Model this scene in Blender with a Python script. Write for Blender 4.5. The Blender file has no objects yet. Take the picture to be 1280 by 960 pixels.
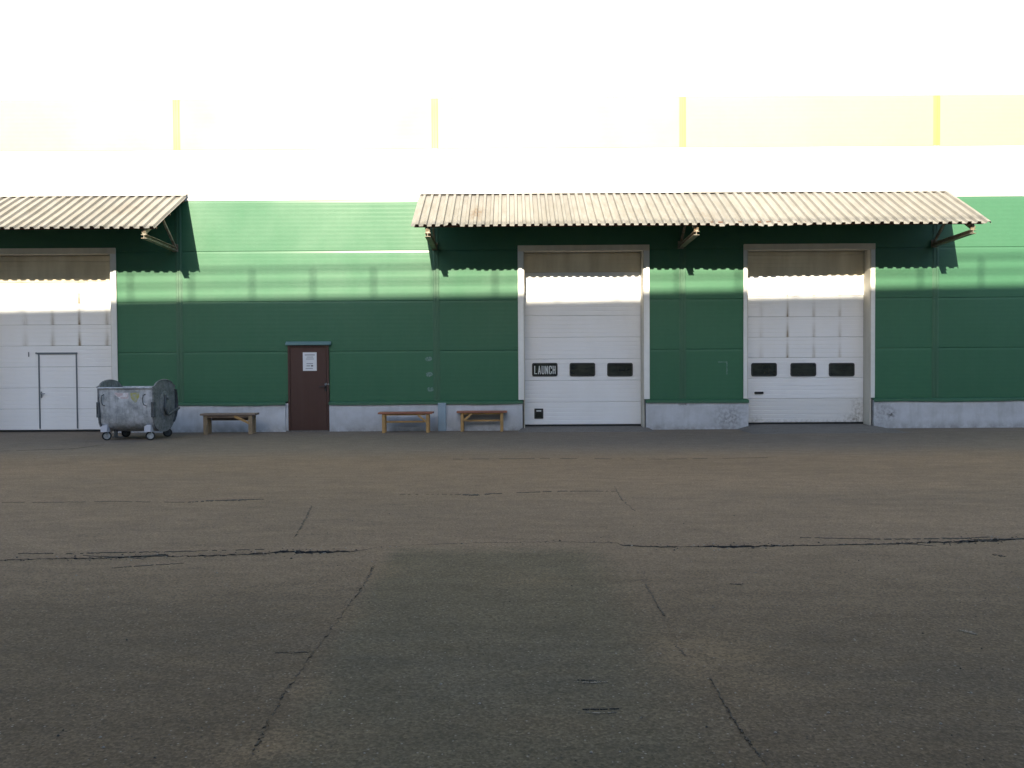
import bpy, bmesh, math, random
from mathutils import Vector, Matrix
random.seed(7)
S = bpy.context.scene
COL = S.collection
R = math.radians

# ------------------------------------------------------------------ camera
CAM = Vector((0.0, -20.0, 1.6))
FPX = 1000.0                       # focal length in pixels of the 1280 px wide photograph
PITCH, ROLL = R(1.26), R(0.34)
F = Vector((0, math.cos(PITCH), -math.sin(PITCH)))
U0 = Vector((0, math.sin(PITCH), math.cos(PITCH)))
R0 = Vector((1, 0, 0))
UP = U0 * math.cos(ROLL) + R0 * math.sin(ROLL)
RT = R0 * math.cos(ROLL) - U0 * math.sin(ROLL)
cam = bpy.data.cameras.new('camera')
co = bpy.data.objects.new('camera', cam); COL.objects.link(co)
co.matrix_world = Matrix(((RT.x, UP.x, -F.x, CAM.x), (RT.y, UP.y, -F.y, CAM.y), (RT.z, UP.z, -F.z, CAM.z), (0, 0, 0, 1)))
cam.sensor_width = 36; cam.lens = 36 * FPX / 1280
cam.clip_start = 0.05; cam.clip_end = 2000
S.camera = co

def ray(px, py):
    return F * FPX + RT * (px - 640) + UP * (480 - py)
def P(px, py, y=0.0):              # measured photo point on the plane Y = y
    d = ray(px, py); t = (y - CAM.y) / d.y; p = CAM + d * t
    return p
def G(px, py):                     # measured photo point on the ground
    d = ray(px, py); t = -CAM.z / d.z; return CAM + d * t

# ------------------------------------------------------------------ light
SUN = Vector((0.157, 1.0, -0.42)).normalized()     # the way the light travels
elev = math.asin(-SUN.z); az = math.atan2(-SUN.x, -SUN.y)
w = bpy.data.worlds.new('World'); S.world = w; w.use_nodes = True
nt = w.node_tree; bg = nt.nodes['Background']
sky = nt.nodes.new('ShaderNodeTexSky'); sky.sky_type = 'NISHITA'; sky.sun_disc = False
sky.sun_elevation = elev; sky.sun_rotation = az; sky.air_density = 1.0; sky.dust_density = 1.2; sky.ozone_density = 1.2
nt.links.new(sky.outputs[0], bg.inputs[0]); bg.inputs[1].default_value = 0.108
sl = bpy.data.lights.new('sun', 'SUN'); sl.energy = 4.0; sl.angle = R(0.5); sl.color = (1.0, 0.88, 0.68)
so = bpy.data.objects.new('sun', sl); COL.objects.link(so)
so.rotation_euler = SUN.to_track_quat('-Z', 'Y').to_euler(); so.location = (-10, -60, 40)
S.view_settings.view_transform = 'Standard'; S.view_settings.look = 'None'
S.view_settings.exposure = 1.8; S.view_settings.gamma = 1.0; S.view_settings.use_curve_mapping = False

# ------------------------------------------------------------------ node helpers
def sock(nt, node, i, v):
    if v is None: return
    if hasattr(v, 'is_output'): nt.links.new(v, node.inputs[i])
    else: node.inputs[i].default_value = v
def M(nt, op, a, b=None, c=None, clamp=False):
    n = nt.nodes.new('ShaderNodeMath'); n.operation = op; n.use_clamp = clamp
    sock(nt, n, 0, a); sock(nt, n, 1, b); sock(nt, n, 2, c); return n.outputs[0]
def MIX(nt, f, a, b, mode='MIX'):
    n = nt.nodes.new('ShaderNodeMix'); n.data_type = 'RGBA'; n.blend_type = mode; n.clamp_factor = True
    def c(v): return v if hasattr(v, 'is_output') else (*v, 1)
    sock(nt, n, 0, f); sock(nt, n, 6, c(a)); sock(nt, n, 7, c(b)); return n.outputs[2]
def RAMP(nt, f, a, b, lo=0.0, hi=1.0):
    n = nt.nodes.new('ShaderNodeMapRange'); n.clamp = True
    sock(nt, n, 0, f); n.inputs[1].default_value = a; n.inputs[2].default_value = b
    n.inputs[3].default_value = lo; n.inputs[4].default_value = hi; return n.outputs[0]
def MAPV(nt, v, scale):
    n = nt.nodes.new('ShaderNodeVectorMath'); n.operation = 'MULTIPLY'
    nt.links.new(v, n.inputs[0]); n.inputs[1].default_value = scale; return n.outputs[0]
def NOISE(nt, v, scale, detail=4, rough=0.55):
    n = nt.nodes.new('ShaderNodeTexNoise'); nt.links.new(v, n.inputs['Vector'])
    n.inputs['Scale'].default_value = scale; n.inputs['Detail'].default_value = detail; n.inputs['Roughness'].default_value = rough
    return n.outputs['Fac']
def VORO(nt, v, scale, feature='F1'):
    n = nt.nodes.new('ShaderNodeTexVoronoi'); n.feature = feature; nt.links.new(v, n.inputs['Vector'])
    n.inputs['Scale'].default_value = scale; return n
def BUMP(nt, h, strength, dist):
    n = nt.nodes.new('ShaderNodeBump'); nt.links.new(h, n.inputs['Height'])
    n.inputs['Strength'].default_value = strength; n.inputs['Distance'].default_value = dist; return n.outputs[0]
def newmat(name, color=(.5, .5, .5), rough=.6, metal=0.0, spec=.5):
    m = bpy.data.materials.new(name); m.use_nodes = True; nt = m.node_tree
    b = nt.nodes['Principled BSDF']
    b.inputs['Base Color'].default_value = (*color, 1); b.inputs['Roughness'].default_value = rough
    b.inputs['Metallic'].default_value = metal; b.inputs['Specular IOR Level'].default_value = spec
    return m, nt, b
def POS(nt): return nt.nodes.new('ShaderNodeNewGeometry').outputs['Position']
def OBJ(nt): return nt.nodes.new('ShaderNodeTexCoord').outputs['Object']
def RND(nt): return nt.nodes.new('ShaderNodeObjectInfo').outputs['Random']
def SEP(nt, v):
    n = nt.nodes.new('ShaderNodeSeparateXYZ'); nt.links.new(v, n.inputs[0]); return n.outputs
def BLOBS(nt, a, b, blobs):        # sum of soft spots in two coordinates
    out = None
    for x, y, rx, ry, k in blobs:
        dx = M(nt, 'DIVIDE', M(nt, 'SUBTRACT', a, x), rx); dy = M(nt, 'DIVIDE', M(nt, 'SUBTRACT', b, y), ry)
        e = M(nt, 'MULTIPLY', M(nt, 'POWER', 2.718, M(nt, 'MULTIPLY', M(nt, 'ADD', M(nt, 'MULTIPLY', dx, dx), M(nt, 'MULTIPLY', dy, dy)), -1.0)), k)
        out = e if out is None else M(nt, 'ADD', out, e)
    return out

def painted(name, col, rough=.42, dirt=.25, dirtcol=(.16, .15, .13), spec=.5, extra=None, coat=0.0):
    """painted sheet metal: faint streaks running down, dust, slight tone change from sheet to sheet"""
    m, nt, b = newmat(name, col, rough, 0, spec)
    p = POS(nt)
    streak = NOISE(nt, MAPV(nt, p, (5.0, 5.0, .35)), 1.0, 5)
    cloud = NOISE(nt, p, .55, 4)
    fine = NOISE(nt, p, 9.0, 5)
    d = M(nt, 'MULTIPLY', RAMP(nt, M(nt, 'ADD', M(nt, 'MULTIPLY', streak, .6), M(nt, 'MULTIPLY', cloud, .4)), .45, .72), dirt)
    c = MIX(nt, d, col, dirtcol)
    tone = M(nt, 'ADD', .94, M(nt, 'MULTIPLY', RND(nt), .10))
    tone = M(nt, 'MULTIPLY', tone, RAMP(nt, fine, .3, .7, .96, 1.03))
    c = MIX(nt, 1.0, c, (1, 1, 1), 'MULTIPLY') if False else c
    n = nt.nodes.new('ShaderNodeVectorMath'); n.operation = 'SCALE'; nt.links.new(c, n.inputs[0]); nt.links.new(tone, n.inputs['Scale'])
    c = n.outputs[0]
    if extra: c = extra(nt, p, c)
    nt.links.new(c, b.inputs['Base Color'])
    nt.links.new(RAMP(nt, cloud, .3, .7, rough - .05, rough + .08), b.inputs['Roughness'])
    b.inputs['Coat Weight'].default_value = coat; b.inputs['Coat Roughness'].default_value = .22
    nt.links.new(BUMP(nt, NOISE(nt, MAPV(nt, p, (1.0, 1.0, 1.6)), 1.1, 2), .22, .02), b.inputs['Normal'])
    return m

# ------------------------------------------------------------------ materials
GREEN = painted('green_paint', (.015, .107, .046), .64, .16, (.045, .135, .080), .68, None, .10)
WHITE = painted('white_paint', (.74, .74, .73), .6, .18, (.45, .44, .40))
YELLOW = painted('yellow_paint', (.82, .76, .15), .58, .05, (.5, .45, .12), 1.0)
GREENTRIM = painted('green_trim_paint', (.020, .100, .046), .62, .06, (.08, .12, .10), .8)
YELLOWTRIM = painted('yellow_trim_paint', (.78, .74, .055), .55, .08, (.5, .45, .1), .8)
TRIMWHITE = painted('gate_trim_white', (.68, .69, .67), .45, .35, (.32, .30, .26))

def section_material(name, stains, amount):
    m, nt, b = newmat(name, (.72, .72, .72), .5)
    p = POS(nt); o = SEP(nt, OBJ(nt))
    st = None
    for x, k, wd in stains:
        d = M(nt, 'DIVIDE', M(nt, 'SUBTRACT', o[0], x), wd)
        g = M(nt, 'MULTIPLY', M(nt, 'POWER', 2.718, M(nt, 'MULTIPLY', M(nt, 'MULTIPLY', d, d), -1.0)), k)
        st = g if st is None else M(nt, 'ADD', st, g)
    fall = RAMP(nt, o[2], 0.0, .40, 1.0, .14)
    fall = M(nt, 'MULTIPLY', fall, RAMP(nt, NOISE(nt, MAPV(nt, p, (30, 30, 4)), 1.0, 4), .3, .65, .45, 1.1))
    cloud = RAMP(nt, NOISE(nt, MAPV(nt, p, (1.6, 1.6, .9)), 1.0, 5), .4, .75)
    c = MIX(nt, M(nt, 'MULTIPLY', cloud, .16), (.74, .75, .76), (.52, .51, .47))
    if st is not None:
        c = MIX(nt, M(nt, 'MULTIPLY', M(nt, 'MULTIPLY', st, fall), M(nt, 'MULTIPLY', RAMP(nt, RND(nt), 0, 1, .45, 1.2), amount), clamp=True), c, (.19, .145, .075))
    nt.links.new(c, b.inputs['Base Color'])
    nt.links.new(BUMP(nt, NOISE(nt, p, 2.0, 2), .2, .01), b.inputs['Normal'])
    return m
BOUNCETRIM = painted('bounce_tint_head_trim', (.64, .59, .48), .55, .4, (.42, .36, .27))  # base colour carries warm bounce light under the canopy; dirt streaks over it
LINING = painted('gate_lining', (.50, .48, .42), .55, .5, (.25, .21, .15))
SEC_TOP, nt, b = newmat('gate_bounce_tint_top', (.58, .53, .43), .6)  # warm bounce light under the canopy put into the tan, with some grime
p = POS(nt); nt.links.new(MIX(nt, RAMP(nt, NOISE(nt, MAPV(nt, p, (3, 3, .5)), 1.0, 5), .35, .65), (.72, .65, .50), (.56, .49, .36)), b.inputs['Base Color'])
SEC_PLAIN = section_material('gate_white', [], 0)
SEC_A = section_material('gate_white_streaked', [(-.02, .75, .05), (.66, 1.3, .035), (1.36, .75, .05), (-.72, .4, .07)], .9)
SEC_C = section_material('gate_white_stained', [(-.41, 1.2, .032), (.26, .7, .04), (.92, .55, .04), (-1.08, .3, .06)], .85)
SEC_DIRTY, nt, b = newmat('gate_white_scuffed', (.66, .66, .65), .55)
p = POS(nt); o = SEP(nt, OBJ(nt))
sc = BLOBS(nt, o[0], o[2], [(1.38, .22, .16, .4, .9), (1.2, .1, .3, .12, .5), (-1.3, .08, .3, .1, .4), (.1, .02, 2.0, .06, .5)])
sc = M(nt, 'MULTIPLY', sc, RAMP(nt, NOISE(nt, p, 11, 6, .7), .42, .62))
nt.links.new(MIX(nt, M(nt, 'MULTIPLY', sc, .8, clamp=True), (.66, .66, .65), (.2, .19, .16)), b.inputs['Base Color'])
GLASS, nt, b = newmat('dark_glass', (.012, .016, .015), .12)
p = POS(nt); nt.links.new(MIX(nt, RAMP(nt, NOISE(nt, MAPV(nt, p, (3, 3, 9)), 1.0, 4), .35, .7), (.008, .011, .010), (.032, .036, .028)), b.inputs['Base Color'])
BLACK, nt, b = newmat('black_rubber', (.012, .013, .014), .55)
LETTER, nt, b = newmat('white_letter', (.55, .58, .58), .6)
STEEL, nt, b = newmat('grey_steel', (.22, .24, .26), .4, .6)
DARKSTEEL, nt, b = newmat('dark_grey_strip', (.12, .14, .16), .5, .2)

def rusty(name, base, rust, amt):
    m, nt, b = newmat(name, base, .6, .0)
    p = POS(nt); n = RAMP(nt, NOISE(nt, p, 9, 6, .65), .5 - amt * .3, .66)
    nt.links.new(MIX(nt, n, base, rust), b.inputs['Base Color'])
    nt.links.new(BUMP(nt, NOISE(nt, p, 40, 4), .3, .004), b.inputs['Normal'])
    return m
BEAM = rusty('bracket_paint', (.30, .28, .22), (.14, .085, .05), .4)
PURLIN = rusty('purlin_rust', (.10, .06, .045), (.16, .07, .04), .6)

def sheet_mat():
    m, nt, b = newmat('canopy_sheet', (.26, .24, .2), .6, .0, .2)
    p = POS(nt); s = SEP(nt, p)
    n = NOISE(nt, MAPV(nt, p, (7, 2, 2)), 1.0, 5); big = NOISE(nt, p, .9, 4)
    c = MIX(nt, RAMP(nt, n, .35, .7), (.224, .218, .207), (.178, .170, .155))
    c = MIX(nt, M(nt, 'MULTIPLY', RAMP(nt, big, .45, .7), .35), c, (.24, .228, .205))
    sp = P(596, 268, -1.2)
    spot = M(nt, 'MULTIPLY', BLOBS(nt, s[0], s[1], [(sp.x, -1.2, .16, .3, .9), (sp.x + 5.3, -1.5, .2, .3, .35), (sp.x - 8.4, -.8, .3, .3, .3)]), RAMP(nt, NOISE(nt, p, 8, 5), .35, .6))
    c = MIX(nt, M(nt, 'MULTIPLY', spot, .8, clamp=True), c, (.13, .075, .04))
    tone = M(nt, 'ADD', .9, M(nt, 'MULTIPLY', RND(nt), .18))
    v = nt.nodes.new('ShaderNodeVectorMath'); v.operation = 'SCALE'; nt.links.new(c, v.inputs[0]); nt.links.new(tone, v.inputs['Scale'])
    nt.links.new(v.outputs[0], b.inputs['Base Color'])
    nt.links.new(BUMP(nt, NOISE(nt, p, 3, 3), .2, .015), b.inputs['Normal'])
    return m
SHEET = sheet_mat()
FLASH, nt, b = newmat('canopy_flashing', (.62, .6, .56), .5)

def concrete_paint():
    m, nt, b = newmat('plinth_paint', (.4, .42, .46), .8)
    p = POS(nt); s = SEP(nt, p)
    n = NOISE(nt, p, 2.4, 6, .65); st = NOISE(nt, MAPV(nt, p, (6, 6, 1.0)), 1.0, 5)
    c = MIX(nt, RAMP(nt, n, .4, .7), (.49, .51, .54), (.40, .412, .43))
    c = MIX(nt, M(nt, 'MULTIPLY', RAMP(nt, st, .5, .75), .35), c, (.25, .25, .25))
    low = M(nt, 'MULTIPLY', RAMP(nt, s[2], .0, .22, 1.0, .0), RAMP(nt, NOISE(nt, p, 5, 6, .7), .35, .62))
    c = MIX(nt, M(nt, 'MULTIPLY', low, .6), c, (.15, .14, .12))
    a1, a2, a3 = P(1113, 522), P(855, 505), P(1100, 520)
    sp = M(nt, 'MULTIPLY', BLOBS(nt, s[0], s[2], [(a1.x, .35, .09, .12, 1.0), (a2.x, a2.z, .22, .04, .9), (a3.x, .4, .25, .3, .5), (P(912, 525).x, .3, .35, .3, .7)]), RAMP(nt, NOISE(nt, p, 14, 5), .4, .6))
    c = MIX(nt, M(nt, 'MULTIPLY', sp, .85, clamp=True), c, (.10, .10, .095))
    nt.links.new(c, b.inputs['Base Color'])
    nt.links.new(BUMP(nt, NOISE(nt, p, 22, 5), .35, .008), b.inputs['Normal'])
    return m
PLINTH = concrete_paint()
BLUEPOST = painted('blue_grey_metal', (.26, .34, .40), .4, .5, (.2, .22, .22))
DOORBROWN = painted('door_brown', (.056, .023, .016), .45, .4, (.075, .045, .04))
WORN = painted('worn_flashing', (.09, .165, .165), .45, .4, (.05, .12, .10))
SMEAR, nt, b = newmat('pale_tape_residue', (.19, .29, .28), .7)
p = POS(nt); nt.links.new(MIX(nt, RAMP(nt, NOISE(nt, p, 30, 4), .35, .6), (.04, .13, .08), (.15, .23, .21)), b.inputs['Base Color'])
PAPER, nt, b = newmat('paper', (.62, .64, .66), .8)
INK, nt, b = newmat('ink', (.22, .23, .25), .8)
DARKINK, nt, b = newmat('dark_ink', (.06, .065, .07), .8)

def wood(name, c1, c2, axis=(40, 40, 4)):
    m, nt, b = newmat(name, c1, .65)
    o = OBJ(nt); n = NOISE(nt, MAPV(nt, o, axis), 1.0, 5, .6)
    c = MIX(nt, RAMP(nt, n, .35, .68), c1, c2)
    dirt = RAMP(nt, NOISE(nt, POS(nt), 6, 5), .48, .72)
    c = MIX(nt, M(nt, 'MULTIPLY', dirt, .4), c, (.08, .06, .04))
    nt.links.new(c, b.inputs['Base Color']); nt.links.new(BUMP(nt, n, .3, .004), b.inputs['Normal'])
    return m
PINE = wood('pine', (.46, .29, .11), (.34, .19, .065))
PINEH = wood('pine_board', (.46, .29, .11), (.34, .19, .065), (4, 40, 40))
REDSEAT = wood('red_brown_seat', (.32, .125, .07), (.21, .078, .045), (3, 40, 40))
OLDWOOD = wood('weathered_wood', (.34, .25, .15), (.22, .165, .10))
OLDH = wood('weathered_board', (.26, .195, .145), (.17, .13, .105), (3, 40, 40))

def galvanised(name, k):
    m, nt, b = newmat(name, (.4, .42, .44), .5, .2)
    p = OBJ(nt)
    n = NOISE(nt, p, 4.5, 7, .7); f = NOISE(nt, MAPV(nt, p, (14, 14, 3)), 1.0, 5)
    v = VORO(nt, p, 26).outputs['Color']
    c = MIX(nt, RAMP(nt, n, .38, .62), (.26 * k, .28 * k, .295 * k), (.56 * k, .58 * k, .61 * k))
    c = MIX(nt, M(nt, 'MULTIPLY', RAMP(nt, f, .48, .72), .6), c, (.15, .16, .17))
    sv = nt.nodes.new('ShaderNodeSeparateColor'); nt.links.new(v, sv.inputs[0])
    c = MIX(nt, M(nt, 'MULTIPLY', sv.outputs[0], .16), c, (.6, .62, .64))
    nt.links.new(c, b.inputs['Base Color']); nt.links.new(RAMP(nt, n, .3, .7, .65, .42), b.inputs['Roughness'])
    nt.links.new(BUMP(nt, NOISE(nt, p, 3.0, 3), .35, .02), b.inputs['Normal'])
    return m
GALV = galvanised('galvanised_steel', 1.0); GALVEND = galvanised('darker_galvanised_steel', .42)  # same steel in a darker tone for the end plates
GALVDARK = rusty('dark_galvanised', (.10, .115, .125), (.05, .055, .06), .5)
BRACKETWHITE, nt, b = newmat('white_bracket', (.55, .56, .62), .55)
STICKER, nt, b = newmat('pale_sticker', (.55, .50, .52), .6)
p = OBJ(nt); nt.links.new(MIX(nt, RAMP(nt, NOISE(nt, p, 9, 4), .45, .6), (.68, .68, .70), (.52, .42, .43)), b.inputs['Base Color'])
YSTICK, nt, b = newmat('yellow_green_sticker', (.36, .36, .10), .6)
p = OBJ(nt); nt.links.new(MIX(nt, RAMP(nt, NOISE(nt, p, 14, 5), .4, .65), (.38, .36, .08), (.34, .36, .33)), b.inputs['Base Color'])

def asphalt(name, c1, c2, warm, blobs, dark_blobs=(), lanes=None, patch=None):
    m, nt, b = newmat(name, c1, .88, 0, .25)
    p = POS(nt); s = SEP(nt, p)
    big = NOISE(nt, MAPV(nt, p, (.16, .55, 1)), 1.0, 6, .6)
    mid = NOISE(nt, MAPV(nt, p, (.8, 2.2, 1)), 1.0, 6, .65)
    fine = NOISE(nt, p, 55, 5, .75)
    c = MIX(nt, RAMP(nt, big, .35, .66), c1, c2)
    c = MIX(nt, M(nt, 'MULTIPLY', RAMP(nt, mid, .46, .74), .55), c, warm)
    if lanes:                      # lanes parted at the crack; light falloff and cool wall shade put into colour
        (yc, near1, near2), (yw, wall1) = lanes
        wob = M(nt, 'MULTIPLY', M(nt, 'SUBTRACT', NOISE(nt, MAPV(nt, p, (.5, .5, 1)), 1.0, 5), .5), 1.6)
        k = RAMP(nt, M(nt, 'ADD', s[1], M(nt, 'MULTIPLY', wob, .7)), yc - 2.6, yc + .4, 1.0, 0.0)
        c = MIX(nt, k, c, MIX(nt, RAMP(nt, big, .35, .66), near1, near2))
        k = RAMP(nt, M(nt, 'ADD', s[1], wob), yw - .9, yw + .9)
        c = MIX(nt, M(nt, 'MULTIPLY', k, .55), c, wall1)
    if patch:                      # the repair patch: inside three wandering edges, blending into the old surface
        edges, p1, p2 = patch; mask = None
        wob = M(nt, 'MULTIPLY', M(nt, 'SUBTRACT', NOISE(nt, p, 1.6, 6, .65), .5), .9)
        for (ax, ay), (nx, ny), wd in edges:
            d = M(nt, 'ADD', M(nt, 'MULTIPLY', M(nt, 'SUBTRACT', s[0], ax), nx), M(nt, 'MULTIPLY', M(nt, 'SUBTRACT', s[1], ay), ny))
            e = RAMP(nt, M(nt, 'ADD', d, M(nt, 'MULTIPLY', wob, wd)), .02, .02 + wd)
            mask = e if mask is None else M(nt, 'MULTIPLY', mask, e)
        c = MIX(nt, M(nt, 'MULTIPLY', mask, .85), c, MIX(nt, RAMP(nt, mid, .35, .66), p1, p2))
    pat = NOISE(nt, MAPV(nt, p, (1.1, 3.2, 1)), 1.7, 6, .7)
    sk = nt.nodes.new('ShaderNodeVectorMath'); sk.operation = 'SCALE'; nt.links.new(c, sk.inputs[0]); nt.links.new(RAMP(nt, pat, .3, .7, .80, 1.18), sk.inputs['Scale']); c = sk.outputs[0]
    if blobs:
        k = M(nt, 'MULTIPLY', BLOBS(nt, s[0], s[1], blobs), RAMP(nt, NOISE(nt, p, 4, 6, .7), .32, .62))
        c = MIX(nt, M(nt, 'MULTIPLY', k, .85, clamp=True), c, (.172, .120, .070))
    if dark_blobs:
        k = M(nt, 'MULTIPLY', BLOBS(nt, s[0], s[1], dark_blobs), RAMP(nt, NOISE(nt, MAPV(nt, p, (1, 2.5, 1)), 2, 6, .7), .3, .6))
        c = MIX(nt, M(nt, 'MULTIPLY', k, .6, clamp=True), c, (.06, .063, .062))
    v = VORO(nt, p, 75); cs = nt.nodes.new('ShaderNodeSeparateColor'); nt.links.new(v.outputs['Color'], cs.inputs[0])
    grain = M(nt, 'MULTIPLY', RAMP(nt, fine, .3, .72, .60, 1.38), RAMP(nt, cs.outputs[0], 0, 1, .72, 1.28))
    sc = nt.nodes.new('ShaderNodeVectorMath'); sc.operation = 'SCALE'; nt.links.new(c, sc.inputs[0]); nt.links.new(grain, sc.inputs['Scale']); c = sc.outputs[0]
    v2 = VORO(nt, p, 58); c2s = nt.nodes.new('ShaderNodeSeparateColor'); nt.links.new(v2.outputs['Color'], c2s.inputs[0])
    stone = M(nt, 'MULTIPLY', M(nt, 'GREATER_THAN', c2s.outputs[1], .955), RAMP(nt, v2.outputs['Distance'], .22, .36, 1.0, 0.0))
    c = MIX(nt, M(nt, 'MULTIPLY', stone, .6), c, (.30, .27, .235))
    pit = M(nt, 'MULTIPLY', M(nt, 'LESS_THAN', c2s.outputs[2], .035), RAMP(nt, v2.outputs['Distance'], .18, .34, 1.0, 0.0))
    c = MIX(nt, M(nt, 'MULTIPLY', pit, .7), c, (.02, .02, .02))
    nt.links.new(c, b.inputs['Base Color'])
    h = M(nt, 'ADD', M(nt, 'MULTIPLY', fine, .6), M(nt, 'MULTIPLY', v.outputs['Distance'], .5))
    nt.links.new(BUMP(nt, h, .55, .006), b.inputs['Normal'])
    return m
def gb(px, py, rx, ry, k):
    q = G(px, py); return (q.x, q.y, rx, ry, k)
def edge(a, b_, flip, wd):
    A, B = G(*a), G(*b_); d = (B - A).normalized(); nx, ny = (-d.y, d.x) if flip else (d.y, -d.x)
    return ((A.x, A.y), (nx, ny), wd)
EDGES = [edge((468, 700), (314, 942), True, .16), edge((772, 684), (962, 960), False, .40), edge((446, 682), (772, 682), False, .35)]
OLD = ((.188, .135, .092), (.158, .115, .079), (.212, .151, .100))
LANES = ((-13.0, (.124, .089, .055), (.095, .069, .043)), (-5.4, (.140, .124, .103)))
GBL = [gb(890, 820, .30, .28, 1.2), gb(930, 850, .5, .5, .5), gb(435, 770, .16, .2, .8), gb(480, 715, .25, .3, .6), gb(330, 940, .25, .2, .6),
       gb(665, 727, .35, .3, .55), gb(384, 858, .14, .18, 1.0), gb(380, 925, .28, .2, .8), gb(700, 905, .4, .15, .45), gb(860, 815, .2, .25, .9)]
DBL = [gb(300, 800, 1.5, 1.0, .35), gb(1150, 850, 1.4, 1.0, .35), gb(560, 640, 2.5, .7, .3), gb(200, 600, 3.0, .8, .3), gb(1050, 620, 3.0, .6, .3), gb(640, 840, .8, .5, .3)]
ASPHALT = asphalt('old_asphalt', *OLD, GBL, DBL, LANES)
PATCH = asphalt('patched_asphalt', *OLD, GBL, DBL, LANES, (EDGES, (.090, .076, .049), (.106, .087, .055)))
CRACKMAT, nt, b = newmat('crack_dirt', (.022, .022, .022), .95)
HAIR, nt, b = newmat('hairline_crack', (.075, .062, .047), .95)
SCRATCH, nt, b = newmat('scraped_asphalt', (.19, .165, .13), .9)
RAMPMAT = asphalt('ramp_asphalt', (.125, .118, .108), (.145, .135, .122), (.16, .145, .125), [])
GREYWALL = painted('opposite_wall_paint', (.42, .42, .40), .6, .3, (.25, .24, .22))

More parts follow.
